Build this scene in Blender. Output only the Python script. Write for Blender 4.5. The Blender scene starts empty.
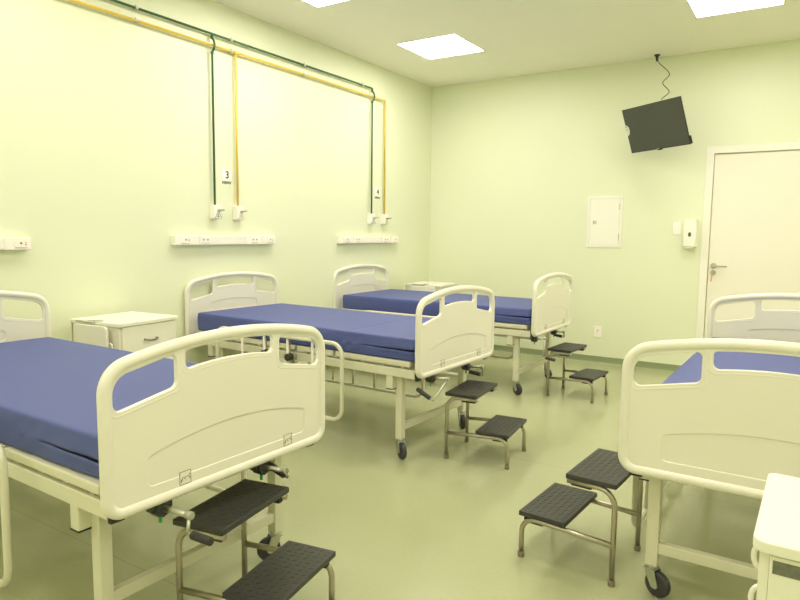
import bpy, bmesh, math, random
from mathutils import Vector, Matrix
random.seed(7)
PI = math.pi
scn = bpy.context.scene
COL = scn.collection

# ---------------------------------------------------------------- materials
def mat(name, color, rough=0.5, metal=0.0, spec=0.5, emit=None, estr=0.0, bump=0.0, bscale=200.0, vary=0.0, vscale=3.0, coat=0.0):
    m = bpy.data.materials.new(name); m.use_nodes = True
    nt = m.node_tree; b = nt.nodes['Principled BSDF']
    b.inputs['Base Color'].default_value = (*color, 1)
    b.inputs['Roughness'].default_value = rough
    b.inputs['Metallic'].default_value = metal
    b.inputs['Specular IOR Level'].default_value = spec
    b.inputs['Coat Weight'].default_value = coat
    b.inputs['Coat Roughness'].default_value = 0.12
    if emit:
        b.inputs['Emission Color'].default_value = (*emit, 1)
        b.inputs['Emission Strength'].default_value = estr
    tc = nt.nodes.new('ShaderNodeTexCoord')
    if vary:
        n = nt.nodes.new('ShaderNodeTexNoise'); n.inputs['Scale'].default_value = vscale; n.inputs['Detail'].default_value = 5
        nt.links.new(tc.outputs['Object'], n.inputs['Vector'])
        r = nt.nodes.new('ShaderNodeMix'); r.data_type = 'RGBA'
        r.inputs[6].default_value = (*[c * (1 - vary) for c in color], 1)
        r.inputs[7].default_value = (*[min(1, c * (1 + vary)) for c in color], 1)
        nt.links.new(n.outputs['Fac'], r.inputs[0]); nt.links.new(r.outputs[2], b.inputs['Base Color'])
    if bump:
        n2 = nt.nodes.new('ShaderNodeTexNoise'); n2.inputs['Scale'].default_value = bscale; n2.inputs['Detail'].default_value = 3
        nt.links.new(tc.outputs['Object'], n2.inputs['Vector'])
        bp = nt.nodes.new('ShaderNodeBump'); bp.inputs['Strength'].default_value = bump; bp.inputs['Distance'].default_value = 0.002
        nt.links.new(n2.outputs['Fac'], bp.inputs['Height']); nt.links.new(bp.outputs['Normal'], b.inputs['Normal'])
    return m

M = dict(
    wall=mat('pale_green_wall_paint', (0.784, 0.823, 0.625), 0.42, bump=0.05, bscale=90, vary=0.01),
    ceiling=mat('ceiling_paint', (0.95, 0.93, 0.83), 0.75, vary=0.01),
    base=mat('cove_base_green', (0.285, 0.33, 0.18), 0.35),
    plastic=mat('cream_abs_plastic', (0.81, 0.785, 0.695), 0.30),
    steel_white=mat('cream_painted_steel', (0.70, 0.68, 0.54), 0.33),
    laminate=mat('white_laminate', (0.86, 0.845, 0.74), 0.38),
    laminate_edge=mat('laminate_edge_band', (0.80, 0.74, 0.52), 0.45),
    gap=mat('dark_gap', (0.10, 0.095, 0.06), 0.8),
    blue=mat('blue_coated_mattress_fabric', (0.070, 0.093, 0.31), 0.52, bump=0.10, bscale=350, vary=0.04, vscale=8),
    zip=mat('slit_shade_fabric', (0.012, 0.013, 0.016), 0.7),  # inner faces of the mattress slit, its shade deepened by a black colour
    black=mat('black_rubber', (0.028, 0.028, 0.026), 0.55),
    tread=mat('black_ribbed_rubber', (0.040, 0.040, 0.036), 0.42, vary=0.15, vscale=30),
    wheel=mat('dark_grey_wheel_rubber', (0.045, 0.045, 0.05), 0.5),
    chrome=mat('satin_steel_tube', (0.52, 0.475, 0.39), 0.32, metal=1.0),
    zinc=mat('zinc_plated_steel', (0.55, 0.56, 0.50), 0.35, metal=1.0),
    pull=mat('dull_metal_pull', (0.30, 0.30, 0.26), 0.35, metal=1.0),
    hub=mat('black_plastic_hub', (0.03, 0.033, 0.03), 0.4),
    greentag=mat('green_plastic_tag', (0.05, 0.38, 0.12), 0.5),
    pipe_green=mat('dark_green_pipe_paint', (0.045, 0.135, 0.045), 0.35),
    pipe_yellow=mat('yellow_pipe_paint', (0.80, 0.57, 0.08), 0.35),
    clamp=mat('galvanised_clamp', (0.62, 0.62, 0.55), 0.4, metal=0.8),
    socket=mat('white_socket_plastic', (0.93, 0.90, 0.84), 0.35),
    socket_dark=mat('socket_hole_grey', (0.22, 0.21, 0.17), 0.6),
    red_mark=mat('red_print', (0.55, 0.12, 0.10), 0.6),
    sign=mat('white_sign_board', (0.95, 0.94, 0.90), 0.4),
    ink=mat('dark_ink', (0.06, 0.06, 0.05), 0.6),
    ink_green=mat('dark_green_ink', (0.05, 0.08, 0.03), 0.6),
    ink_yellow=mat('ochre_ink', (0.55, 0.42, 0.12), 0.6),
    ink_soft=mat('faded_brown_ink', (0.23, 0.20, 0.13), 0.6),
    screen=mat('matte_tv_screen', (0.078, 0.082, 0.070), 0.36, spec=0.35),
    bezel=mat('black_tv_bezel', (0.02, 0.02, 0.018), 0.4),
    cable=mat('dark_cable', (0.03, 0.03, 0.025), 0.5),
    door=mat('white_door_leaf', (0.88, 0.85, 0.76), 0.4),
    door_frame=mat('white_door_frame', (0.88, 0.86, 0.78), 0.4),
    panel=mat('white_panel_paint', (0.90, 0.89, 0.82), 0.4),
    smoke=mat('smoked_window', (0.10, 0.10, 0.07), 0.25),
    tag_orange=mat('orange_key_tag', (0.75, 0.30, 0.12), 0.5),
    sticker=mat('white_sticker', (0.75, 0.74, 0.66), 0.5),
    sticker_blue=mat('blue_print', (0.10, 0.30, 0.55), 0.5),
    label_grey=mat('grey_metal_label', (0.16, 0.165, 0.12), 0.5, vary=0.5, vscale=90),
    lampframe=mat('white_lamp_frame', (0.9, 0.9, 0.85), 0.4),
    lamp=mat('lit_lamp_diffuser', (0.9, 0.9, 0.85), 0.5, emit=(1.0, 0.925, 0.83), estr=16.5),
)

def floor_mat():
    m = bpy.data.materials.new('sage_green_vinyl'); m.use_nodes = True
    nt = m.node_tree; N = nt.nodes; L = nt.links; b = N['Principled BSDF']
    tc = N.new('ShaderNodeTexCoord')
    n1 = N.new('ShaderNodeTexNoise'); n1.inputs['Scale'].default_value = 60; n1.inputs['Detail'].default_value = 6
    n2 = N.new('ShaderNodeTexNoise'); n2.inputs['Scale'].default_value = 0.9; n2.inputs['Detail'].default_value = 4
    L.new(tc.outputs['Object'], n1.inputs['Vector']); L.new(tc.outputs['Object'], n2.inputs['Vector'])
    mx = N.new('ShaderNodeMix'); mx.data_type = 'RGBA'
    mx.inputs[6].default_value = (0.40, 0.42, 0.25, 1); mx.inputs[7].default_value = (0.45, 0.465, 0.28, 1)
    L.new(n1.outputs['Fac'], mx.inputs[0])
    # welded seams every two metres
    sx = N.new('ShaderNodeSeparateXYZ'); L.new(tc.outputs['Object'], sx.inputs[0])
    ad = N.new('ShaderNodeMath'); ad.operation = 'ADD'; ad.inputs[1].default_value = 20.55; L.new(sx.outputs[1], ad.inputs[0])
    md = N.new('ShaderNodeMath'); md.operation = 'MODULO'; md.inputs[1].default_value = 2.0; L.new(ad.outputs[0], md.inputs[0])
    lt = N.new('ShaderNodeMath'); lt.operation = 'LESS_THAN'; lt.inputs[1].default_value = 0.006; L.new(md.outputs[0], lt.inputs[0])
    mx2 = N.new('ShaderNodeMix'); mx2.data_type = 'RGBA'; mx2.inputs[7].default_value = (0.35, 0.375, 0.215, 1)
    L.new(lt.outputs[0], mx2.inputs[0]); L.new(mx.outputs[2], mx2.inputs[6]); L.new(mx2.outputs[2], b.inputs['Base Color'])
    rr = N.new('ShaderNodeMapRange'); rr.inputs['To Min'].default_value = 0.15; rr.inputs['To Max'].default_value = 0.24
    L.new(n2.outputs['Fac'], rr.inputs['Value']); L.new(rr.outputs[0], b.inputs['Roughness'])
    b.inputs['Specular IOR Level'].default_value = 0.5
    bp = N.new('ShaderNodeBump'); bp.inputs['Strength'].default_value = 0.06; bp.inputs['Distance'].default_value = 0.002
    n3 = N.new('ShaderNodeTexNoise'); n3.inputs['Scale'].default_value = 14; L.new(tc.outputs['Object'], n3.inputs['Vector'])
    L.new(n3.outputs['Fac'], bp.inputs['Height']); L.new(bp.outputs['Normal'], b.inputs['Normal'])
    return m
M['floor'] = floor_mat()

# ---------------------------------------------------------------- mesh builder
def V(*a): return Vector(a)
class MB:
    def __init__(s): s.bm = bmesh.new()
    def merge(s, bm2, mi=0):
        for f in bm2.faces: f.material_index = mi
        me = bpy.data.meshes.new('t'); bm2.to_mesh(me); bm2.free(); s.bm.from_mesh(me); bpy.data.meshes.remove(me)
        return s
    def mesh(s, me): s.bm.from_mesh(me); bpy.data.meshes.remove(me); return s
    def box(s, lo, hi, bev=0.0, seg=2, mi=0, mtx=None):
        b = bmesh.new(); bmesh.ops.create_cube(b, size=1)
        lo = Vector(lo); hi = Vector(hi)
        for v in b.verts: v.co = Vector([lo[i] + (v.co[i] + .5) * (hi[i] - lo[i]) for i in range(3)])
        if bev > 0:
            bmesh.ops.bevel(b, geom=list(b.edges), offset=min(bev, min(abs(hi[i]-lo[i]) for i in range(3)) * .49), segments=seg, profile=.5, affect='EDGES')
        if mtx is not None: b.transform(mtx)
        return s.merge(b, mi)
    def tube(s, pts, r, n=12, closed=False, cap=True, mi=0):
        b = bmesh.new(); P = [Vector(p) for p in pts]
        Q = [P[0]]
        for p in P[1:]:
            if (p - Q[-1]).length > 1e-6: Q.append(p)
        if closed and (Q[0]-Q[-1]).length < 1e-6: Q.pop()
        P = Q; k = len(P); rings = []
        up = None
        for i, p in enumerate(P):
            if closed: t = (P[(i+1) % k] - P[i-1]).normalized()
            elif i == 0: t = (P[1]-P[0]).normalized()
            elif i == k-1: t = (P[-1]-P[-2]).normalized()
            else: t = ((P[i+1]-p).normalized() + (p-P[i-1]).normalized()).normalized()
            if up is None:
                up = t.orthogonal().normalized()
            up = (up - t*up.dot(t)).normalized(); sd = t.cross(up)
            rr = r(i/(k-1)) if callable(r) else r
            rings.append([b.verts.new(p + (up*math.cos(2*PI*j/n) + sd*math.sin(2*PI*j/n))*rr) for j in range(n)])
        m = k if closed else k-1
        for i in range(m):
            A = rings[i]; B = rings[(i+1) % k]; o = 0
            if closed and i == k-1:
                o = min(range(n), key=lambda q: sum((A[j].co-B[(j+q) % n].co).length for j in range(0, n, 3)))
            for j in range(n): b.faces.new((A[j], A[(j+1) % n], B[(j+1+o) % n], B[(j+o) % n]))
        if cap and not closed:
            b.faces.new(rings[0][::-1]); b.faces.new(rings[-1])
        for f in b.faces: f.smooth = len(f.verts) == 4
        bmesh.ops.recalc_face_normals(b, faces=b.faces)
        return s.merge(b, mi)
    def cyl(s, a, b, r, n=20, r2=None, bev=0.0, mi=0):
        a = Vector(a); b = Vector(b); d = b-a
        q = bmesh.new(); bmesh.ops.create_cone(q, cap_ends=True, segments=n, radius1=r, radius2=r if r2 is None else r2, depth=d.length)
        if bev: bmesh.ops.bevel(q, geom=[e for e in q.edges if len(e.link_faces) == 2 and any(len(f.verts) > 4 for f in e.link_faces)], offset=bev, segments=2, profile=.5, affect='EDGES')
        for f in q.faces: f.smooth = len(f.verts) <= 4
        q.transform(Matrix.Translation((a+b)/2) @ d.to_track_quat('Z', 'Y').to_matrix().to_4x4())
        return s.merge(q, mi)
    def prism(s, poly, axis, a, b, mi=0, bev=0.0):
        """poly of 2D points extruded along axis (0,1,2) from a to b"""
        q = bmesh.new()
        def p3(u, v, w): return {0: (w, u, v), 1: (u, w, v), 2: (u, v, w)}[axis]
        A = [q.verts.new(p3(u, v, a)) for u, v in poly]; B = [q.verts.new(p3(u, v, b)) for u, v in poly]
        fa = q.faces.new(A); fb = q.faces.new(B)
        for i in range(len(poly)): q.faces.new((A[i], A[(i+1) % len(poly)], B[(i+1) % len(poly)], B[i]))
        bmesh.ops.recalc_face_normals(q, faces=q.faces)
        if bev: bmesh.ops.bevel(q, geom=[e for e in q.edges if fa in e.link_faces or fb in e.link_faces], offset=bev, segments=2, profile=.5, affect='EDGES')
        return s.merge(q, mi)
    def sphere(s, c, r, sc=(1, 1, 1), mi=0):
        q = bmesh.new(); bmesh.ops.create_uvsphere(q, u_segments=16, v_segments=10, radius=r)
        for f in q.faces: f.smooth = True
        q.transform(Matrix.Translation(c) @ Matrix.Diagonal((*sc, 1)))
        return s.merge(q, mi)
    def build(s, name, mats, parent=None, smooth_angle=None):
        me = bpy.data.meshes.new(name); s.bm.to_mesh(me); s.bm.free()
        for m in (mats if isinstance(mats, (list, tuple)) else [mats]): me.materials.append(m)
        o = bpy.data.objects.new(name, me); COL.objects.link(o)
        if parent: o.parent = parent
        return o

def tag(o, label=None, cat=None, group=None, kind=None):
    if label: o['label'] = label
    if cat: o['category'] = cat
    if group: o['group'] = group
    if kind: o['kind'] = kind
    return o
def empty(name, loc, rz=0.0, label=None, cat=None, group=None):
    o = bpy.data.objects.new(name, None); COL.objects.link(o); o.empty_display_size = .1
    o.location = loc; o.rotation_euler = (0, 0, rz)
    return tag(o, label, cat, group)
def copy_tree(o, parent=None):
    c = o.copy(); COL.objects.link(c); c.parent = parent
    for ch in list(o.children): copy_tree(ch, c)
    return c

# ---------------------------------------------------------------- 2D helpers
def round_poly(pts, rad, seg=8):
    out = []; n = len(pts)
    for i in range(n):
        p = Vector(pts[i]); r = rad[i] if isinstance(rad, (list, tuple)) else rad
        if r <= 0: out.append((p.x, p.y)); continue
        a = (Vector(pts[i-1]) - p); b = (Vector(pts[(i+1) % n]) - p)
        a.normalize(); b.normalize()
        ang = math.acos(max(-1, min(1, a.dot(b)))); d = r/math.tan(ang/2)
        c = p + (a+b).normalized()*(r/math.sin(ang/2))
        s0 = p+a*d-c; s1 = p+b*d-c
        t0 = math.atan2(s0.y, s0.x); t1 = math.atan2(s1.y, s1.x); dt = (t1-t0+PI) % (2*PI)-PI
        for k in range(seg+1): out.append((c.x+r*math.cos(t0+dt*k/seg), c.y+r*math.sin(t0+dt*k/seg)))
    return out
def curve_sheet(polys, ext, bev, res=2):
    cu = bpy.data.curves.new('sheet', 'CURVE'); cu.dimensions = '2D'; cu.fill_mode = 'BOTH'
    cu.extrude = ext; cu.bevel_depth = bev; cu.bevel_resolution = res
    for pl in polys:
        sp = cu.splines.new('POLY'); sp.points.add(len(pl)-1); sp.use_cyclic_u = True
        for q, (u, v) in zip(sp.points, pl): q.co = (u, v, 0, 1)
    o = bpy.data.objects.new('sheet', cu); COL.objects.link(o)
    bpy.context.view_layer.update()
    me = bpy.data.meshes.new_from_object(o.evaluated_get(bpy.context.evaluated_depsgraph_get()))
    bpy.data.objects.remove(o); bpy.data.curves.remove(cu)
    return me
def text_mesh(txt, size, ext):
    cu = bpy.data.curves.new('txt', 'FONT'); cu.body = txt; cu.size = size; cu.extrude = ext; cu.offset = .0016; cu.align_x = 'CENTER'; cu.align_y = 'CENTER'
    o = bpy.data.objects.new('txt', cu); COL.objects.link(o); bpy.context.view_layer.update()
    me = bpy.data.meshes.new_from_object(o.evaluated_get(bpy.context.evaluated_depsgraph_get()))
    bpy.data.objects.remove(o); bpy.data.curves.remove(cu)
    return me

# ================================================================ ROOM
D, H = 6.617, 3.003
XR, YB = 6.4, -1.8
LAMPS = [(0.875, 5.262), (3.257, 5.275), (0.875, 3.585)]
DX0, DX1, DZ = 3.02, 4.02, 2.075          # door leaf opening

def struct(o): return tag(o, kind='structure')
f = MB(); f.box((-.1, YB-.1, -.1), (XR+.1, D+.1, 0)); struct(f.build('floor', M['floor']))
# ceiling with openings for the flush lamps
def grid_plate(x0, x1, y0, y1, z0, z1, holes):
    xs = sorted({x0, x1} | {h[0] for h in holes} | {h[1] for h in holes}); ys = sorted({y0, y1} | {h[2] for h in holes} | {h[3] for h in holes})
    m = MB()
    for i in range(len(xs)-1):
        for j in range(len(ys)-1):
            cx, cy = (xs[i]+xs[i+1])/2, (ys[j]+ys[j+1])/2
            if any(h[0] < cx < h[1] and h[2] < cy < h[3] for h in holes): continue
            m.box((xs[i], ys[j], z0), (xs[i+1], ys[j+1], z1))
    bmesh.ops.remove_doubles(m.bm, verts=m.bm.verts, dist=1e-5)
    return m
struct(grid_plate(-.1, XR+.1, YB-.1, D+.1, H, H+.1, [(x-.295, x+.295, y-.295, y+.295) for x, y in LAMPS]).build('ceiling', M['ceiling']))
w = MB(); w.box((-.1, YB-.1, 0), (0, D+.1, H)); struct(w.build('wall_left', M['wall']))
w = MB(); w.box((XR, YB-.1, 0), (XR+.1, D+.1, H)); struct(w.build('wall_right', M['wall']))
w = MB(); w.box((0, YB-.1, 0), (XR, YB, H)); struct(w.build('wall_back', M['wall']))
w = MB()
w.box((0, D, 0), (DX0-.005, D+.1, H)); w.box((DX0-.005, D, DZ+.005), (DX1+.005, D+.1, H)); w.box((DX1+.005, D, 0), (XR, D+.1, H))
struct(w.build('wall_far', M['wall']))
# coved vinyl baseboards
prof = [(0, 0), (.022, 0), (.012, .004), (.006, .012), (.004, .03), (.004, .070), (0, .070)]
b = MB(); b.prism([(D-u, z) for u, z in prof], 0, 0, DX0-.075); b.prism([(D-u, z) for u, z in prof], 0, DX1+.075, XR); struct(b.build('baseboard_far', M['base']))
b = MB(); b.prism(prof, 1, YB, D); struct(b.build('baseboard_left', M['base']))
b = MB(); b.prism([(XR-u, z) for u, z in prof], 1, YB, D); struct(b.build('baseboard_right', M['base']))
b = MB(); b.prism([(YB+u, z) for u, z in prof], 0, 0, XR); struct(b.build('baseboard_back', M['base']))

# door
dr = empty('door_1', (DX0, D, 0)); tag(dr, kind='structure')
m = MB(); m.box((0.004, .006, .006), (DX1-DX0-.004, .046, DZ-.004), .002); m.build('door_leaf', M['door'], dr)
m = MB()
for x0, x1 in ((-.067, -.0), (DX1-DX0, DX1-DX0+.067)): m.box((x0, -.016, 0), (x1, .0, DZ+.067), .004)
m.box((-.067, -.0165, DZ), (DX1-DX0+.067, .0, DZ+.067), .004)
m.box((-.004, -.004, 0), (-.0, .10, DZ)); m.box((DX1-DX0, -.004, 0), (DX1-DX0+.004, .10, DZ)); m.box((0, -.004, DZ), (DX1-DX0, .10, DZ+.004))
m.build('door_frame', M['door_frame'], dr)
m = MB(); m.box((.0, .048, 0), (DX1-DX0, .06, DZ)); m.build('gap_shade_sheet', M['gap'], dr)  # dark sheet behind the leaf, colour stands in for shade in its gaps
m = MB()
m.cyl((.048, .006, 1.045), (.048, -.004, 1.045), .026, 24, bev=.002)
m.cyl((.048, .0, 1.045), (.048, -.045, 1.045), .009)
m.tube([(.048, -.045, 1.045), (.058, -.052, 1.045), (.075, -.054, 1.045), (.165, -.052, 1.043)], .0085)
m.build('door_handle', M['zinc'], dr)
m = MB(); m.cyl((.048, .006, .983), (.048, -.006, .983), .024, 24, bev=.002); m.cyl((.048, -.006, .983), (.048, -.010, .983), .011)
m.build('lock_escutcheon', M['zinc'], dr)

k = empty('key', (DX0+.048, D-.012, .983), 0, 'small steel key in the door lock with an orange tag', 'key')
m = MB(); m.box((-.0015, -.018, -.005), (.0015, .004, .005)); m.cyl((0, -.018, 0), (0, -.0205, 0), .010, 16); m.build('bow', M['zinc'], k)
m = MB(); m.box((-.009, -.021, -.085), (.001, -.018, -.012), .001, mtx=Matrix.Rotation(.08, 4, 'Y')); m.build('key_tag', M['tag_orange'], k)['label'] = 'orange key tag'

# ceiling lamps
def make_lamp():
    r = empty('ceiling_light', (0, 0, H))
    m = MB(); t = .012
    for a, b_ in (((-.3, -.3), (.3, -.3+t)), ((-.3, .3-t), (.3, .3)), ((-.3, -.3+t), (-.3+t, .3-t)), ((.3-t, -.3+t), (.3, .3-t))):
        m.box((a[0], a[1], -.006), (b_[0], b_[1], .012), .001)
    m.box((-.29, -.29, .03), (.29, .29, .04))
    m.build('lamp_frame', M['lampframe'], r)
    m = MB(); m.box((-.288, -.288, .0), (.288, .288, .008)); m.build('diffuser', M['lamp'], r)
    return r
lamp = make_lamp()
LL = ['square lit ceiling panel nearest the far left corner', 'square lit ceiling panel on the door side, in front of the television', 'square lit ceiling panel cut by the top edge near the wall pipes']
for i, (x, y) in enumerate(LAMPS):
    o = lamp if i == 0 else copy_tree(lamp)
    o.location = (x, y, H); tag(o, LL[i], 'ceiling light', 'square ceiling light panels')
# the rest of the ceiling's lamps, behind and above the camera
def area(x, y, e=1.0):
    l = bpy.data.lights.new('ceiling_lamp', 'AREA'); l.shape = 'SQUARE'; l.size = .58; l.energy = E_AREA*e; l.color = (1.0, .925, .83)
    o = bpy.data.objects.new('ceiling_lamp', l); COL.objects.link(o); o.location = (x, y, H-.008)
E_AREA = 15.0*PI*.58*.58
for x, y, e in [(3.257, 3.585, 1.12), (.875, 1.9, .7), (3.257, 1.9, .75), (.875, .21, .7), (3.257, .21, .75), (.875, -1.4, .7), (3.257, -1.4, .7)]:
    area(x, y, e)
for y in (5.27, 3.585, 1.9, .21):
    area(5.64, y, .6)

# ================================================================ HOSPITAL BEDS
W2 = .463
R_ARCH = 1.80
def arch(u, top): return top - u*u/(2*R_ARCH)
def board_mesh(groove):
    """upright board in local (u across, z up); returned as MB standing in the plane X = 0, centred, 4 cm thick"""
    def outline(off, cr, br):
        w = W2-off; top = 1.0-off; n = 22
        pts = [(-w, .5+off), (w, .5+off)]; rad = [br, br]
        for i in range(n+1):
            u = w - 2*w*i/n
            pts.append((u, arch(u, top))); rad.append(cr if i in (0, n) else 0)
        # drop arch points swallowed by the corner fillets
        keep = [j for j, (p, r) in enumerate(zip(pts, rad)) if r > 0 or abs(p[0]) < w-cr*.93]
        return round_poly([pts[j] for j in keep], [rad[j] for j in keep], 10)
    def hole(kind, g):
        if kind == 0:
            n = 10; L, Rr = -.190+g, .190-g
            bot = [(L + (Rr-L)*i/n, .897 + g - ((L + (Rr-L)*i/n)**2)*.42) for i in range(n+1)]
            topp = [(Rr - (Rr-L)*i/n, arch(Rr - (Rr-L)*i/n, .966-g)) for i in range(n+1)]
            pts = bot+topp; rad = [0]*len(pts); rad[0] = rad[n] = .022; rad[n+1] = rad[-1] = .016
            pts = [p for j, p in enumerate(pts) if rad[j] or abs(p[0]) < Rr-.03]; rad = [r for j, r in enumerate(rad) if r or abs((bot+topp)[j][0]) < Rr-.03]
            return round_poly(pts, rad, 6)
        s = kind; a, b_ = .208+g, .431-g
        pts = [(a, .838+g), (a, arch(a, .966-g)), (b_, arch(b_, .966-g)-.004), (b_, .797+g)]
        pl = round_poly(pts, [.026, .020, .062, .026], 7)
        return [(s*u, z) for u, z in pl][::s]
    gl, gr, gb, gt, gp = groove
    def gpoly(off):
        n = 14; pts = [(gl+off, gb+off), (gr-off, gb+off)]
        rad = [.022, .022]; c = (gl+gr)/2; h = (gr-gl)/2
        for i in range(n+1):
            u = gr-off - (gr-gl-2*off)*i/n
            pts.append((u, gp-off - (gp-gt)*((u-c)/h)**2)); rad.append(.018 if i in (0, n) else 0)
        idx = [j for j in range(len(pts)) if rad[j] or abs(pts[j][0]-c) < h-.03]
        return round_poly([pts[j] for j in idx], [rad[j] for j in idx], 6)
    ST = Matrix(((0, 0, 1, 0), (1, 0, 0, 0), (0, 1, 0, 0), (0, 0, 0, 1)))   # (u, z, n) -> (n, u, z)
    m = MB()
    me = curve_sheet([outline(.018, .082, .042)] + [hole(k_, 0.004) for k_ in (-1, 0, 1)] + [gpoly(0)], .0055, .003, 2); me.transform(ST); m.mesh(me)
    me = curve_sheet([gpoly(-.004)], .005, .0005, 1); me.transform(ST); m.mesh(me)
    for fc in m.bm.faces: fc.smooth = False
    m.tube([(0, u, z) for u, z in outline(.018, .084, .044)], .018, 16, closed=True)
    for k_ in (-1, 0, 1):
        m.tube([(0, u, z) for u, z in hole(k_, -.006)], .0095, 10, closed=True)
    return m

XH = -2.055
def spindle_wheel(m, c, ax, r, wd): 
    c = Vector(c); ax = Vector(ax).normalized()
    m.cyl(c-ax*wd/2, c+ax*wd/2, r, 28, bev=.007)

def make_bed():
    root = empty('hospital_bed', (0, 0, 0))
    P, S = M['plastic'], M['steel_white']
    foot = board_mesh((-.325, .345, .563, .655, .700)).build('footboard', P, root); foot.location = (-.02, 0, 0)
    head = board_mesh((-.245, .225, .715, .772, .795)).build('headboard', P, root); head.location = (XH+.02, 0, 0)
    # frame beams and cross members
    m = MB()
    for s in (-1, 1): m.box((XH+.05, min(s*.388, s*.43), .495), (-.052, max(s*.388, s*.43), .545), .003)
    for x in (-.085, -.190, -.66, -1.22, -1.75, XH+.085): m.box((x-.02, -.39, .50), (x+.02, .39, .54), .003)
    m.build('frame', S, root)
    # end brackets between the frame and the boards
    for x0, x1 in ((-.053, -.036), (XH+.036, XH+.052)):
        for s in (-1, 1):
            m = MB(); m.box((x0, s*.405-.022, .485), (x1, s*.405+.022, .56), .003); m.build('board_bracket', M['black'], root)
    # sectioned steel platform under the mattress
    for l0, l1 in ((.085, .635), (.655, .955), (.975, 1.93)):
        m = MB()
        m.box((-l1, -.432, .559), (-l0, .432, .591), .006, 3)
        m.box((-l1+.02, -.40, .552), (-l0-.02, .40, .559))
        o = m.build('platform_section', S, root)
        n = max(2, int((l1-l0)/.13))
        for s in (-1, 1):
            bp = MB(); bp.box((-l1+.03, s*.405-.006, .552), (-l0-.03, s*.405+.006, .5595))
            for i in range(n):
                x = -l0-.06-(l1-l0-.12)*i/max(1, n-1)
                bp.box((x-.012, s*.405-.012, .5455), (x+.012, s*.405+.012, .5595), .002)
            bp.build('support_strip', S, o)
    # accessory holders, legs, crossbars
    for x in (-.228, -1.81):
        for s in (-1, 1):
            m = MB(); m.box((x-.022, s*.405-.022, .418), (x+.022, s*.405+.022, .50), .003); o = m.build('accessory_holder', S, root)
            m = MB(); m.box((x-.023, s*.405-.023, .414), (x+.023, s*.405+.023, .4185)); m.build('end_cap', M['black'], o)
    for x in (-.190, -1.75):
        for s in (-1, 1):
            m = MB(); m.box((x-.0215, s*.365-.0215, .112), (x+.0215, s*.365+.0215, .505), .004, 3); m.build('leg', S, root)
        m = MB(); m.box((x-.015, -.345, .162), (x+.015, .345, .202), .003); m.build('crossbar', S, root)
    # side rails in the lowered position
    for s in (-1, 1):
        m = MB(); z0, z1, a, b_ = .19, .655, -.52, -1.64
        loop = round_poly([(a, z0), (a, z1), (b_, z1), (b_, z0)], .075, 8)
        m.tube([(x, s*.502, z) for x, z in loop], .0125, 12, closed=True)
        for x in (-.755, -.965, -1.175, -1.385): m.tube([(x, s*.502, z0), (x, s*.502, z1)], .0085, 10)
        rail = m.build('side_rail', S, root); rail['side'] = s
        for x in (-.985, -1.20):
            q = MB(); q.box((x-.012, s*.474-.010, .40), (x+.012, s*.474+.010, .63), .002); q.box((x-.03, min(s*.43, s*.49), .505), (x+.03, max(s*.43, s*.49), .535), .002)
            q.build('rail_bracket', M['zinc'], rail)
            q = MB(); q.cyl((x+.035, s*.484, .528), (x+.035, s*.526, .528), .024, 8, bev=.004); q.build('rail_knob', M['black'], rail)
    # casters
    for x in (-.190, -1.75):
        for s in (-1, 1):
            cm = MB(); cm.cyl((0, 0, .120), (0, 0, .108), .024, 20, bev=.002); cm.cyl((0, 0, .109), (0, 0, .098), .019)
            for t in (-1, 1):
                cm.prism(round_poly([(-.022, .104), (.022, .104), (-.015, .035), (-.045, .035)], .012, 4), 1, t*.020-.002, t*.020+.002)
            cm.box((-.022, -.021, .096), (.022, .021, .102), .002)
            cm.cyl((-.028, -.024, .048), (-.028, .024, .048), .008, 12)
            o = cm.build('caster', M['zinc'], root); o.location = (x, s*.365, 0)
            wm = MB(); wm.cyl((-.028, -.014, .0475), (-.028, .014, .0475), .0475, 28, bev=.008); wm.cyl((-.028, -.016, .0475), (-.028, .016, .0475), .020, 20)
            wm.build('wheel', M['wheel'], o)
            o.rotation_euler = (0, 0, 0)
    return root

def make_crank(root, s0, arm, grip, ln=.15):
    m = MB(); z = .482; x1 = ln-.02
    m.cyl((-.75, 0, z), (-.03, 0, z), .011, 12)
    m.cyl((-.04, 0, z), (x1+.015, 0, z+.012), .009, 14); m.cyl((x1+.002, 0, z+.011), (x1+.026, 0, z+.013), .012, 14, bev=.002)
    e = Vector((x1+.014, 0, z+.012)); a = e+Vector(arm)
    m.tube([e, e+Vector(arm)*.5, a], .0055, 10)
    o = m.build('crank', M['zinc'], root); o.location = (0, s0, 0)
    q = MB(); q.cyl((-.055, 0, z), (-.012, 0, z), .026, 8, bev=.004); q.box((-.05, -.036, z-.004), (-.02, .036, z+.018), .002); q.build('crank_hub', M['hub'], o)
    q = MB(); q.box((-.035, -.004, z-.046), (-.028, .004, z-.024)); q.build('locking_tag', M['greentag'], o)
    q = MB(); g = Vector(grip); q.tube([a, a+g*.25], .0045, 8); q.build('grip_pin', M['zinc'], o)
    q = MB(); q.cyl(a+g*.22, a+g*1.12, .0125, 16, bev=.003); q.build('grip', M['black'], o)

def bed_sticker(root, u, z):
    m = MB(); m.box((.0, -.021, -.021), (.0006, .021, .021)); o = m.build('sticker', M['plastic'], root); o.location = (-.0112, u, z)
    q = MB(); t = .0018
    for a, b_ in (((-.021, -.021), (.021, -.021+t)), ((-.021, .021-t), (.021, .021)), ((-.021, -.021), (-.021+t, .021)), ((.021-t, -.021), (.021, .021))):
        q.box((.0004, a[0], a[1]), (.0010, b_[0], b_[1]))
    for pts in ([(-.016, -.008), (-.010, .002), (.012, .002), (.017, .010)], [(-.016, -.013), (-.010, -.002)], [(-.004, -.001), (.002, -.006)], [(.012, .002), (.017, -.006)]):
        q.tube([(.0008, u_, z_) for u_, z_ in pts], .0011, 6)
    q.build('bed_pictogram', M['ink_soft'], o)

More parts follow.
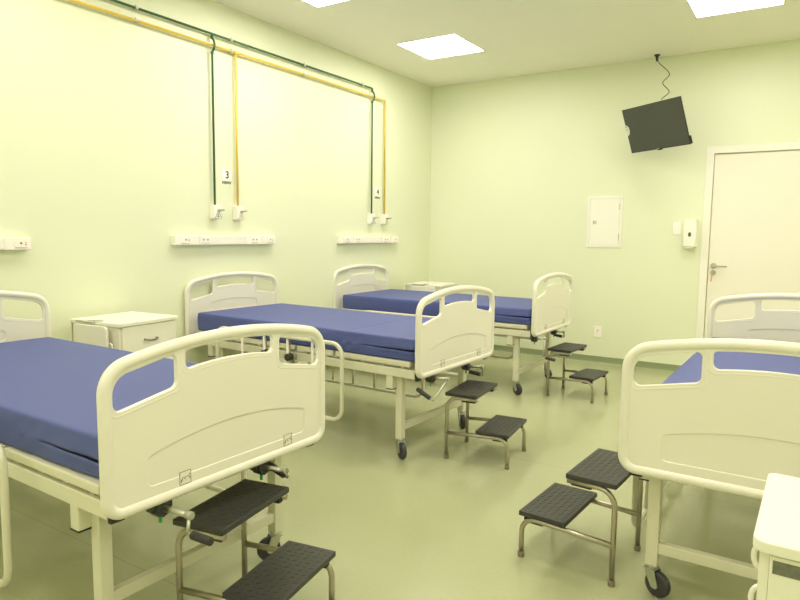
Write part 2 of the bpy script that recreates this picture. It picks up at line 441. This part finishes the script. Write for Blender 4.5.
BEDS = [  # foot centre x, y, rotation
    (2.262, 1.439, -.0186), (2.059, 3.437, -.0348), (2.020, 5.245, -.0027), (3.783, 2.2204, -PI/2-.0059)]
BLAB = ['cream hospital bed in the left foreground, head to the pipe wall', 'cream hospital bed in the middle of the row, below the number 3 sign',
        'cream hospital bed farthest back, beside the far green wall', 'cream hospital bed at right, turned with its head towards the white door']
CR = [  # two folding cranks per bed: across, arm, grip
    [(-.272, (.02, -.022, -.040), (.085, .004, .0), .11), (.140, (0, .018, -.030), (-.095, .02, .012), .085)],
    [(-.290, (0, -.150, -.095), (-.095, 0, .045), .085), (.130, (0, .015, -.055), (-.085, 0, .008), .085)],
    [(-.385, (0, -.035, -.145), (.085, .01, -.015), .065), (.070, (0, .018, -.050), (-.085, 0, .01), .06)],
    []]
proto = make_bed()
beds = []
for i, (x, y, t) in enumerate(BEDS):
    o = proto if i == 0 else copy_tree(proto)
    beds.append(o)
for i, (o, (x, y, t)) in enumerate(zip(beds, BEDS)):
    o.location = (x+.02*math.cos(t), y+.02*math.sin(t), 0); o.rotation_euler = (0, 0, t)
    tag(o, BLAB[i], 'bed', 'cream hospital beds')
    for c in CR[i]: make_crank(o, *c)
    for j, c in enumerate([c for c in o.children if c.name.split('.')[0] == 'caster']):
        c.rotation_euler.z = [[.6, 1.1, 2.0, .3], [2.6, 2.4, .4, 1.0], [2.7, 2.5, .2, 1.7], [-1.95, -1.2, 2.2, .4]][i][j]
    for c in [c for c in o.children if c.name.split('.')[0] == 'side_rail']:
        s = c['side']
        if i == 0 and s < 0: c.location = (.055, -.008, 0)
        if i == 1 and s > 0: c.location = (-.07, 0, -.075)
        if i == 2: c.location = (-.03 if s < 0 else -.05, 0, -.06 if s < 0 else -.075)
        if i == 3: c.location = (-.02, -.008 if s < 0 else .0, -.125)
        if i == 0 and s > 0: c.location = (0, 0, -.07)
        del c['side']
    if i < 3:
        for u, z in ((-.195, .5565), (.253, .5565)): bed_sticker(o, u, z)

# ---------------------------------------------------------------- mattresses
def hsh(a, b=0.0): return math.sin(a*12.9898+b*78.233)*43758.5453 % 1.0
def vnoise(x, y):
    xi, yi = math.floor(x), math.floor(y); fx, fy = x-xi, y-yi
    fx = fx*fx*(3-2*fx); fy = fy*fy*(3-2*fy)
    return (hsh(xi, yi)*(1-fx)+hsh(xi+1, yi)*fx)*(1-fy)+(hsh(xi, yi+1)*(1-fx)+hsh(xi+1, yi+1)*fx)*fy
def make_mattress(crease=False):
    L, W, zb, zt = 1.90, .425, .592, .722
    bm = bmesh.new(); NX = 150
    rings = []; slitfaces = []
    for i in range(NX+1):
        tt = i/NX; l = L*tt                       # l = 0 at the foot end
        g = (math.exp(-((l-.50)/.012)**2)*.0035 + math.exp(-((l-1.10)/.010)**2)*.0012) if crease else 0.0
        sl = max(0, 1-l/.37) if l < .37 else 0
        dep = .030*min(1, sl*1.6); hgt = .002+.009*sl
        endr = min(1, max(0.0, min(l, L-l))/.02); inset = .012*(1-math.sqrt(max(0, 1-(1-endr)**2)))
        side = []
        def sz(z, push=0.0):
            wr = (vnoise(l*9+3, z*26)-.5)*.010*max(.25, min(1.0, 1.25-l*.9)) + (vnoise(l*26+z*40, z*9)-.5)*.006*(1 if l < .6 else .3)
            bul = .004*math.sin(PI*(z-zb)/(zt-zb))
            return W-inset+push+wr*.9+bul, z
        zs = .655 - .004*tt
        side = [(W-.03, zb), (W-.008-inset, zb+.001)] + [sz(zb+.008)] + [sz(zb+k_*(zs-hgt/2-.003-zb)) for k_ in (.3, .55, .8)]
        side += [sz(zs-hgt/2)]
        a = len(side)
        yy = sz(zs)[0]; side += [(yy-dep, zs-hgt/4), (yy-dep, zs+hgt/4)]
        side += [sz(zs+hgt/2, .001*sl), sz(zs+hgt/2+.008, .003*sl)] + [sz(zs+.03, .002*sl), (sz(zt-.02)[0], zt-.02), (W-.001-inset, zt-.008), (W-.003-inset, zt-.003-g), (W-.008-inset, zt-g*.6-inset*.3), (W-.024-inset, zt-g*.6-inset*.3+.0005)]
        ntop = 8
        topp = [((W-.024-inset)*(1-2*k_/ntop), zt-g-inset*.3+.0025*math.sin(PI*k_/ntop)+ (vnoise(l*4, k_*.7)-.5)*.002) for k_ in range(1, ntop)]
        full = side + topp + [(-y, z) for y, z in side[::-1]]
        rings.append([bm.verts.new((-l, -y, z)) for y, z in full]); na = len(side); nf = len(full)
    for i in range(NX):
        for j in range(nf):
            f_ = bm.faces.new((rings[i][j], rings[i][(j+1) % nf], rings[i+1][(j+1) % nf], rings[i+1][j])); f_.smooth = True
            if L*(i+.5)/NX < .37 and (a-1 <= j <= a+1 or nf-2-(a+1) <= j <= nf-2-(a-1)): f_.material_index = 1; f_.smooth = False
    bm.faces.new(rings[0]); bm.faces.new(rings[-1][::-1])
    bmesh.ops.recalc_face_normals(bm, faces=bm.faces)
    m = MB(); m.bm.free(); m.bm = bm
    return m.build('mattress', [M['blue'], M['zip']])
MLAB = ['blue coated mattress on the left foreground bed', 'blue coated mattress on the middle bed with a crease across it',
        'blue coated mattress on the farthest bed beside the far wall', 'blue coated mattress on the right bed in front of the white door']
mt = make_mattress(); mt2 = make_mattress(True)
for i, (x, y, t) in enumerate(BEDS):
    o = mt if i == 0 else mt2 if i == 1 else mt.copy()
    if i > 1: COL.objects.link(o)
    o.location = (x-.034*math.cos(t), y-.034*math.sin(t), 0); o.rotation_euler = (0, 0, t)
    if i == 0: o.rotation_euler.z += .013; o.location.y += .013
    tag(o, MLAB[i], 'mattress', 'blue mattresses')

# ================================================================ FOOTSTOOLS
def make_stool():
    r = empty('step_stool', (0, 0, 0))
    for xc, zt, nm in ((.095, .200, 'lower'), (-.095, .400, 'upper')):
        m = MB(); m.box((xc-.0975, -.1875, zt-.022), (xc+.0975, .1875, zt-.002), .003)
        for i in range(7):
            for j in range(15):
                px = xc-.078+.026*i; py = -.168+.024*j
                q = Matrix.Translation((px, py, zt-.002)) @ Matrix.Rotation(.7 if (i+j) % 2 else -.7, 4, 'Z')
                m.box((-.0075, -.0022, -.001), (.0075, .0022, .0009), 0, mtx=q)
        o = m.build('tread', M['tread'], r)
        for s in (-1, 1):
            q = MB(); q.box((xc+.0, s*.158-.015, zt-.052), (xc+.082, s*.158+.013, zt-.021), .004); q.build('tread_bracket', M['black'], o)
    for s in (-1, 1):
        y = s*.170
        def arc(cx, cz, rr, a0, a1, n=8): return [(cx+rr*math.cos(a0+(a1-a0)*k_/n), y, cz+rr*math.sin(a0+(a1-a0)*k_/n)) for k_ in range(n+1)]
        m = MB()
        m.tube([(-.185, y, .006)] + arc(-.120, .302, .065, PI, PI/2) + [(.0, y, .367)], .0105, 14)
        m.tube([(-.185, y, .155), (.0, y, .163)] + arc(.125, .107, .060, PI/2, 0) + [(.185, y, .006)], .0105, 14)
        m.build('side_frame', M['chrome'], r)
        for x in (-.185, .185):
            m = MB(); m.cyl((x, y, 0), (x, y, .022), .0135, 16, bev=.002); m.build('rubber_foot', M['ink_soft'], r)
    for x, z in ((-.10, .367), (.10, .163)):
        m = MB(); m.tube([(x, -.17, z), (x, .17, z)], .009, 12); m.build('cross_tube', M['chrome'], r)
    return r
SL = ['black and steel two-step stool at the foot of the left foreground bed', 'black and steel two-step stool at the foot of the middle bed',
      'black and steel two-step stool at the foot of the farthest bed, by the wall socket', 'black and steel two-step stool beside the right bed, low step to the left']
SP = [(2.345, 1.471, .170), (2.2735, 3.410, .105), (2.281, 5.145, -.05), (3.110, 2.541, PI-.055)]
st = make_stool()
for i, (x, y, t) in enumerate(SP):
    o = st if i == 0 else copy_tree(st)
    o.location = (x, y, 0); o.rotation_euler = (0, 0, t); tag(o, SL[i], 'step stool', 'two-step bedside stools')

# ================================================================ NIGHTSTANDS  (local: front +X, left side seen from front = -Y)
def make_nightstand(flap=True, d=.205):
    r = empty('nightstand', (0, 0, 0)); Z = .775; w = .215
    m = MB(); m.box((-d, -w, .09), (-d+.015, w, Z-.022)); m.box((-d, -w, .09), (d, -w+.016, Z-.022), .001); m.box((-d, w-.016, .09), (d, w, Z-.022), .001)
    m.box((-d, -w, .09), (d, w, .108), .001); m.box((-d+.01, -w+.01, .54), (d-.01, w-.01, .556)); m.box((-d+.01, -w+.01, Z-.04), (d-.004, w-.01, Z-.022))
    m.build('body', M['laminate'], r)
    m = MB(); m.prism(round_poly([(-d-.005, -w-.012), (d+.022, -w-.012), (d+.022, w+.012), (-d-.005, w+.012)], [.016, .028, .028, .016], 6), 2, Z-.022, Z, bev=.003)
    m.build('top', M['laminate'], r)
    m = MB(); m.box((d-.002, -w+.0168, .5565), (d+.014, w-.0168, Z-.0255), .0015); dw = m.build('drawer', M['laminate'], r)
    def pull(z, p):
        q = MB(); q.tube([(d+.012, -.045, z), (d+.030, -.042, z), (d+.036, -.03, z-.002), (d+.037, 0, z-.004), (d+.036, .03, z-.002), (d+.030, .042, z), (d+.012, .045, z)], .0062, 10); q.build('handle', M['pull'], p)['label'] = 'satin metal bow handle'
    pull(.660, dw)
    m = MB(); m.box((d-.002, -w+.0168, .112), (d+.014, w-.0168, .5553), .0015); dd = m.build('door', M['laminate'], r); pull(.50, dd)
    for sx in (-1, 1):
        for sy in (-1, 1):
            m = MB(); m.cyl((sx*.17, sy*.18, .09), (sx*.17, sy*.18, .05), .012); m.cyl((sx*.17, sy*.18-.012, .0275), (sx*.17, sy*.18+.012, .0275), .0275, 20, bev=.005)
            m.box((sx*.17-.012, sy*.18-.016, .03), (sx*.17+.012, sy*.18+.016, .058), .002); m.build('caster', M['wheel'], r)
    if flap:
        m = MB(); m.prism(round_poly([(-.125, .36), (.165, .36), (.165, Z-.016), (-.125, Z-.016)], [.02, .03, .03, .02], 6), 1, -w-.052, -w-.036, bev=.003)
        fl = m.build('folding_tray', M['laminate'], r)
        q = MB(); q.tube([(-.12, -w-.030, Z-.002), (.04, -w-.032, Z-.002)], .0055, 10); q.tube([(-.02, -w-.03, Z+.001), (.04, -w+.01, Z+.006), (.055, -w+.02, Z+.004)], .005, 10)
        q.box((-.10, -w-.037, Z-.05), (-.06, -w-.001, Z-.03), .002); q.box((.06, -w-.037, Z-.05), (.10, -w-.001, Z-.03), .002); q.build('hinge_rod', M['zinc'], fl)
        q = MB(); q.tube([(.165, -w-.03, .60), (.182, -w-.03, .605), (.186, -w-.03, .63), (.182, -w-.03, .655), (.165, -w-.03, .66)], .005, 8); q.build('tray_loop', M['plastic'], fl)
    return r
ns = make_nightstand(True)
tag(ns, 'white nightstand with folded side tray between the left and middle beds', 'nightstand', 'white nightstands'); ns.location = (.285, 2.385, 0); ns.rotation_euler.z = .10
n2 = copy_tree(ns); tag(n2, 'white nightstand in the far corner behind the farthest bed', 'nightstand', 'white nightstands'); n2.location = (.352, 6.065, 0); n2.rotation_euler.z = .10
n3 = make_nightstand(False, .185); tag(n3, 'white nightstand cut by the right edge, nearest the camera', 'nightstand', 'white nightstands')
n3.location = (4.0145, 1.462, 0); n3.rotation_euler.z = -PI/2-.013
for z in (.715, .665):
    pass
for x, z in ((.15, .712), (.15, .628)):
    q = MB(); q.tube([(x-.022, -.212-.015*math.sin(a_), z+.025*math.cos(a_)) for a_ in [PI*k_/14 for k_ in range(15)]], .005, 10)
    q.build('tray_hinge', M['plastic'], n3)
q = MB(); q.tube([(-.175, -.16, .772), (-.185, -.155, .786), (-.185, -.11, .790), (-.175, -.10, .772)], .005, 10); q.build('hinge_loop', M['plastic'], n3)
q = MB(); q.box((.1985, -.193, .718), (.2000, -.07, .742)); lb = q.build('asset_label', M['label_grey'], n3); lb['label'] = 'grey metal asset label'

# ================================================================ LEFT WALL: gas pipes, outlets, trunking, signs
ZG, ZY = 2.752, 2.672
pg = empty('gas_pipe', (.03, 4, ZG), 0, 'dark green gas pipe along the top of the left wall with two drops', 'pipe')
def loc(pts, o): return [Vector(p)-o.location for p in pts]
m = MB(); m.tube(loc([(.03, 0, ZG), (.03, 5.358, ZG), (.03, 5.370, ZG-.006), (.03, 5.376, ZG-.02), (.03, 5.376, ZG-.04)], pg), .0085, 12); m.build('header_pipe', M['pipe_green'], pg)
def hop(y, z1):   # the drop bows out over the yellow pipe
    return [(.03, y, ZG if z1 else ZG), (.03, y, ZY+.05), (.05, y, ZY+.03), (.058, y, ZY), (.05, y, ZY-.03), (.03, y, ZY-.05), (.03, y, 1.505)]
for y in (3.337, 5.376):
    m = MB(); m.tube(loc(hop(y, 1), pg), .0085, 12); m.cyl(*loc([(.03, y, ZY+.062), (.03, y, ZY+.045)], pg), .0115, 14); m.cyl(*loc([(.03, y, ZY-.045), (.03, y, ZY-.062)], pg), .0115, 14); m.build('drop_pipe', M['pipe_green'], pg)
py = empty('gas_pipe', (.03, 4, ZY), 0, 'yellow gas pipe running just below the dark green one', 'pipe')
m = MB(); m.tube(loc([(.03, 0, ZY), (.03, 5.591, ZY), (.03, 5.604, ZY-.006), (.03, 5.608, ZY-.02), (.03, 5.608, 1.503)], py), .0092, 12); m.build('header_pipe', M['pipe_yellow'], py)
m = MB(); m.tube(loc([(.03, 3.565, ZY), (.03, 3.565, 1.503)], py), .0092, 12); m.cyl(*loc([(.03, 3.542, ZY), (.03, 3.588, ZY)], py), .0125, 14); m.build('drop_pipe', M['pipe_yellow'], py)
for y in (.9, 1.8, 2.713, 3.524, 4.356, 5.21):
    for p, z, rr in ((pg, ZG, .011), (py, ZY, .013)):
        m = MB(); m.cyl(*loc([(.03, y-.010, z), (.03, y+.010, z)], p), rr, 14); m.box(*loc([(.001, y-.009, z-.004), (.02, y+.009, z+.004)], p)); m.box(*loc([(.026, y-.008, z+rr-.002), (.034, y+.008, z+rr+.010)], p)); m.build('pipe_clamp', M['clamp'], p)

def make_outlet(ink):
    r = empty('gas_outlet', (0, 0, 0))
    m = MB()
    # faceted cover: deep at the top corner, chamfered to a triangular lower face
    bm = bmesh.new(); w, h = .037, .056
    A = [bm.verts.new(p) for p in ((0, -w, -h), (0, w, -h), (0, w, h), (0, -w, h))]
    B = [bm.verts.new(p) for p in ((.052, -w, -h+.01), (.040, w, -h+.004), (.055, w, h-.004), (.055, -w, h-.004))]
    bm.faces.new(A[::-1]); bm.faces.new(B)
    for i in range(4): bm.faces.new((A[i], A[(i+1) % 4], B[(i+1) % 4], B[i]))
    bmesh.ops.recalc_face_normals(bm, faces=bm.faces)
    bmesh.ops.bevel(bm, geom=list(bm.edges), offset=.004, segments=2, profile=.5, affect='EDGES')
    m.merge(bm); m.build('cover', M['socket'], r)
    m = MB(); m.prism([(-.030, -.046), (.032, -.046), (.002, .004)], 0, .044, .0555); 
    lab = m.build('triangle_plate', M['sign'], r)
    q = MB()
    q.tube([(.0562, -.030, -.046), (.0562, .032, -.046), (.0562, .002, .004)], .0022, 6, closed=True)
    q.tube([(.0562, -.012, -.034), (.0562, .014, -.034)], .002, 6); q.tube([(.0562, .001, -.032), (.0562, .001, -.015)], .002, 6)
    q.build('triangle_mark', ink, lab)
    m = MB(); m.cyl((.045, .004, .010), (.072, .004, .010), .011, 16, bev=.002); m.cyl((.068, .004, .010), (.100, .012, .014), .0055, 10); m.cyl((.098, .0115, .0137), (.108, .014, .015), .0065, 10)
    m.build('nozzle', M['zinc'], r)
    return r
og = make_outlet(M['ink_green'])
oy = make_outlet(M['ink_yellow'])
for o, y, lab in ((og, 3.345, 'white gas outlet at the end of the left green drop pipe'), (copy_tree(og), 5.380, 'white gas outlet at the end of the right green drop pipe'),
                  (oy, 3.574, 'white gas outlet at the end of the left yellow drop pipe'), (copy_tree(oy), 5.614, 'white gas outlet at the end of the right yellow drop pipe')):
    o.location = (0, y, 1.456); tag(o, lab, 'gas outlet', 'wall gas outlets')

def make_sign(txt):
    r = empty('number_sign', (0, 0, 0))
    m = MB(); m.box((0, -.050, -.045), (.004, .048, .045), .0008); m.build('plate', M['sign'], r)
    m = MB(); me = text_mesh(txt, .078, .0005); me.transform(Matrix.Translation((.0046, .004, -.002)) @ Matrix(((0, 0, 1, 0), (1, 0, 0, 0), (0, 1, 0, 0), (0, 0, 0, 1)))); m.mesh(me); m.build('numeral', M['ink'], r)
    m = MB(); rnd = random.Random(3); y = -.043; 
    z0 = -.059
    segs = [(.010, 1.0), (.009, .55), (.010, 1.0), (.010, .95), (.009, .7), (.010, .8), (.012, .75), (.009, .85)]
    for wd, hh in segs:   # illegible short caption: a row of small letter strokes
        h_ = .011*hh
        m.box((0, y, z0-h_), (.001, y+.0028, z0+h_)); m.box((0, y+wd*.55, z0-h_), (.001, y+wd*.55+.0026, z0+h_*.9)); m.box((0, y, z0-h_*rnd.random()), (.001, y+wd*.7, z0-h_*.1+.002)); y += wd+.0015
    m.build('caption', M['ink_green'], r)
    return r
o = make_sign('3'); o.location = (0, 3.482, 1.744); tag(o, 'square white sign with the number 3 between the left pair of drops', 'sign', 'bed number signs')
o = make_sign('4'); o.location = (0, 5.520, 1.738); tag(o, 'square white sign with the number 4 between the right pair of drops', 'sign', 'bed number signs')

def make_strip():
    r = empty('socket_strip', (0, 0, 0)); L = 1.03
    m = MB(); m.box((0, .038, -.033), (.045, L, .033), .003)
    for z in (-.02, -.007, .007, .02): m.box((.044, .30, z-.0012), (.0462, .72, z+.0012))
    m.build('trunking', M['socket'], r)
    for y0, y1, kind, c in ((.062, .195, 1, .118), (.245, .375, 2, .297), (.715, .850, 2, .795), (.886, 1.03, 1, .972)):
        m = MB(); m.box((0, y0, -.034), (.052, y1, .034), .003); b_ = m.build('socket_box', M['socket'], r)
        q = MB(); q.box((.0515, c-.036, -.021), (.0545, c+.036, .021), .001); fp = q.build('face_plate', M['socket'], b_)
        q = MB()
        for yy in ([c] if kind == 1 else [c-.019, c+.019]):
            q.cyl((.0543, yy, .004), (.0549, yy, .004), .0065, 12)
        q.tube([(.0547, c-.034, -.021), (.0547, c+.034, -.021)], .0010, 6)
        q.build('socket_hole', M['socket_dark'], fp)
        if kind == 1:
            q = MB(); q.box((.0543, c+.022, -.008), (.0549, c+.030, .0)); q.box((.0543, c+.022, .006), (.0549, c+.030, .010)); q.build('red_print', M['red_mark'], fp)
    m = MB(); m.box((0, .030, -.035), (.048, .046, .035), .003); m.build('end_cap', M['socket'], r)
    return r
s_ = make_strip()
for i, (y, lab) in enumerate(((2.928, 'white socket strip on the wall under the number 3 sign'), (4.822, 'white socket strip on the wall under the number 4 sign'), (.932, 'white socket strip cut by the left edge of the view'))):
    o = s_ if i == 0 else copy_tree(s_)
    o.location = (0, y, 1.244 if i < 2 else 1.226); tag(o, lab, 'socket strip', 'wall socket strips')

# ================================================================ FAR WALL FITTINGS
a = empty('access_panel', (2.045, D, 1.453), 0, 'white metal access panel with a small latch on the far wall', 'access panel')
m = MB(); w, h = .175, .258
for x0, z0, x1, z1 in ((-w, -h, -w+.024, h), (w-.024, -h, w, h), (-w+.024, -h, w-.024, -h+.024), (-w+.024, h-.024, w-.024, h)): m.box((x0, -.010, z0), (x1, 0, z1), .001)
m.build('panel_frame', M['panel'], a)
m = MB(); m.box((-w+.0265, -.008, -h+.0265), (w-.0265, -.001, h-.0265), .001); p_ = m.build('panel_door', M['panel'], a)
m = MB(); m.box((-.116, -.0115, -.024), (-.078, -.008, .012), .001); l_ = m.build('latch', M['clamp'], p_)
m = MB(); m.box((-.112, -.0125, -.010), (-.100, -.0113, .002)); m.build('latch_slot', M['socket_dark'], p_)
for z in (-.15, .15):
    m = MB(); m.cyl((w-.030, -.011, z-.03), (w-.030, -.011, z+.03), .0032, 8); m.build('hinge', M['clamp'], a)

s2 = empty('light_switch', (2.732, D, 1.392), 0, 'white three-rocker light switch left of the soap dispenser', 'light switch')
m = MB(); m.box((-.038, -.009, -.060), (.038, 0, .060), .003); m.build('plate', M['socket'], s2)
for z in (-.024, 0, .024):
    m = MB(); m.box((-.018, -.0125, z-.010), (.018, -.008, z+.010), .0015); m.build('rocker', M['socket'], s2)

sd = empty('soap_dispenser', (2.860, D, 1.345), 0, 'white wall soap dispenser with a dark oval window beside the door frame', 'soap dispenser')
m = MB(); pr = round_poly([(-.056, -.128), (.056, -.128), (.056, .125), (-.056, .125)], [.012, .012, .018, .018], 5); m.prism(pr, 1, -.095, -.0, bev=.010); m.build('housing', M['panel'], sd)
m = MB(); m.prism(round_poly([(-.048, -.124), (.048, -.124), (.048, .0), (-.048, .0)], .006, 3), 1, -.075, -.001); m.build('back_shell', M['socket'], sd)
m = MB(); m.sphere((0, -.095, -.012), .022, (.62, .12, 1.0)); m.build('sight_window', M['smoke'], sd)
m = MB(); m.tube([(.026*math.cos(t_)*1.15, -.0955, -.006+.042*math.sin(t_)) for t_ in [PI*.12+PI*.76*k_/12 for k_ in range(13)]], .0013, 6); m.build('window_ridge', M['laminate_edge'], sd)
m = MB(); m.box((-.036, -.085, -.142), (.036, -.03, -.126), .004); m.build('push_lever', M['socket'], sd)

wo = empty('wall_socket', (2.025, D, .323), 0, 'white wall socket low on the far wall beside the back stool', 'wall socket')
m = MB(); m.box((-.040, -.009, -.060), (.040, 0, .060), .003); m.build('plate', M['socket'], wo)
m = MB(); m.box((-.017, -.0115, -.020), (.017, -.008, .024), .001); p_ = m.build('outlet_module', M['socket'], wo)
m = MB()
for x, z in ((-.006, -.003), (.006, -.003), (0, .006)): m.cyl((x, -.0112, z), (x, -.0120, z), .0024, 8)
m.build('pin_hole', M['socket_dark'], p_)
m = MB(); m.box((-.011, -.0118, .016), (.011, -.0113, .021)); m.build('red_print', M['red_mark'], p_)

# television on a swivelling wall arm
tvc = Vector((2.567, 6.183, 2.294)); yaw, tilt = -.605, -.357; TW, TH = .704, .415
tv = empty('television', tvc, 0, 'black flat television tilted down from the far wall above the access panel', 'television')
rt = Vector((math.cos(yaw), math.sin(yaw), 0)); nn = Vector((math.sin(yaw)*math.cos(tilt), -math.cos(yaw)*math.cos(tilt), math.sin(tilt))); uu = rt.cross(-nn)
tv.matrix_world = Matrix.Translation(tvc) @ Matrix((( rt.x, -nn.x, uu.x, 0), (rt.y, -nn.y, uu.y, 0), (rt.z, -nn.z, uu.z, 0), (0, 0, 0, 1)))
m = MB(); m.box((-TW/2, .0015, -TH/2), (TW/2, .012, TH/2), .003); m.box((-.24, .010, -.16), (.24, .055, .12), .012); m.build('casing', M['bezel'], tv)
m = MB(); m.box((-TW/2+.004, .0, -TH/2+.008), (TW/2-.004, .004, TH/2-.004), .001); m.build('screen', M['screen'], tv)
m = MB(); m.box((-.030, .002, -TH/2-.010), (.022, .02, -TH/2+.002), .003); m.box((TW/2-.002, .004, -TH/2+.004), (TW/2+.017, .014, -TH/2+.075), .003); m.build('sensor_bump', M['bezel'], tv)
m = MB(); m.box((-.024, -.001, -TH/2+.003), (-.004, .001, -TH/2+.008)); m.build('maker_mark', M['sticker'], tv)
half = [(-TW/2+.002+.042*math.cos(t_)*1.0, .012+.052*math.sin(t_)) for t_ in [-PI/2+PI*k_/16 for k_ in range(17)]]
m = MB(); m.prism(half, 1, -.0012, .0005); stk = m.build('sticker', M['sticker'], tv); stk['label'] = 'white half-round sticker'
m = MB(); m.cyl((-TW/2+.018, -.0011, .020), (-TW/2+.018, -.0018, .020), .008, 12); m.build('red_print', M['tag_orange'], stk)
m = MB(); m.box((-TW/2+.003, -.0018, .038), (-TW/2+.016, -.0011, .054)); m.build('blue_print', M['sticker_blue'], stk)
inv = tv.matrix_world.inverted()
m = MB(); pts = [Vector((2.62, D-.006, 2.33)), Vector((2.62, D-.04, 2.33)), Vector((2.61, 6.36, 2.31)), tv.matrix_world @ Vector((0, .055, 0))]
m.tube([inv @ p for p in pts], .016, 12)
q = bmesh.new(); bmesh.ops.create_cube(q, size=1)
for v in q.verts: v.co = inv @ Vector((2.62+v.co.x*.09, D-.008+v.co.y*.012, 2.33+v.co.z*.16))
m.merge(q); m.build('wall_arm', M['black'], tv)
# cable from ceiling
ctop = Vector((2.495, 6.50, H)); cend = tv.matrix_world @ Vector((.138, .012, TH/2+.006))
cb = empty('cable', ctop, 0, 'thin dark wavy cable hanging from the ceiling to the television', 'cable')
m = MB(); N_ = 48; pts = []
for i in range(N_+1):
    t_ = i/N_; p = ctop.lerp(cend, t_); amp = .060*math.sin(PI*t_)**.6*(1-.2*t_)
    wv = [(0, 0), (.12, 0), (.48, .66), (.65, .17), (.85, .52), (1, 0)]
    for k_ in range(len(wv)-1):
        if wv[k_][0] <= t_ <= wv[k_+1][0]:
            f_ = (t_-wv[k_][0])/(wv[k_+1][0]-wv[k_][0]); f_ = f_*f_*(3-2*f_); off = wv[k_][1]*(1-f_)+wv[k_+1][1]*f_; break
    pts.append(p-ctop+Vector((off*.13-.0, 0, 0)))
m.tube(pts, .0034, 8); m.build('cord', M['cable'], cb)
m = MB(); m.cyl((0, 0, 0), (0, 0, -.010), .026, 16); m.cyl((0, 0, -.01), (0, 0, -.060), .016, 12, r2=.008); m.build('plug', M['cable'], cb)

# ================================================================ CAMERA / WORLD
cx, ch, yw, pt, rl, fpx = 3.84301, 1.30774, -.57127, -.103, .01167, 639.98
fw = Vector((math.sin(yw)*math.cos(pt), math.cos(yw)*math.cos(pt), math.sin(pt))); r0 = Vector((math.cos(yw), -math.sin(yw), 0)); u0 = r0.cross(fw)
rr_ = r0*math.cos(rl)+u0*math.sin(rl); ur = -r0*math.sin(rl)+u0*math.cos(rl)
cd = bpy.data.cameras.new('camera'); cam = bpy.data.objects.new('camera', cd); COL.objects.link(cam)
cam.matrix_world = Matrix(((rr_.x, ur.x, -fw.x, cx), (rr_.y, ur.y, -fw.y, 0), (rr_.z, ur.z, -fw.z, ch), (0, 0, 0, 1)))
cd.sensor_fit = 'HORIZONTAL'; cd.sensor_width = 36; cd.lens = 36*fpx/800; cd.clip_start = .05
scn.camera = cam
wd = bpy.data.worlds.new('world'); scn.world = wd; wd.use_nodes = True
wd.node_tree.nodes['Background'].inputs[0].default_value = (.5, .5, .45, 1); wd.node_tree.nodes['Background'].inputs[1].default_value = .1
scn.cycles.diffuse_bounces = 8; scn.cycles.max_bounces = 14; scn.cycles.sample_clamp_indirect = 10
scn.view_settings.view_transform = 'Standard'; scn.view_settings.look = 'None'; scn.view_settings.gamma = 1; scn.view_settings.use_curve_mapping = False
scn.view_settings.exposure = 0.42
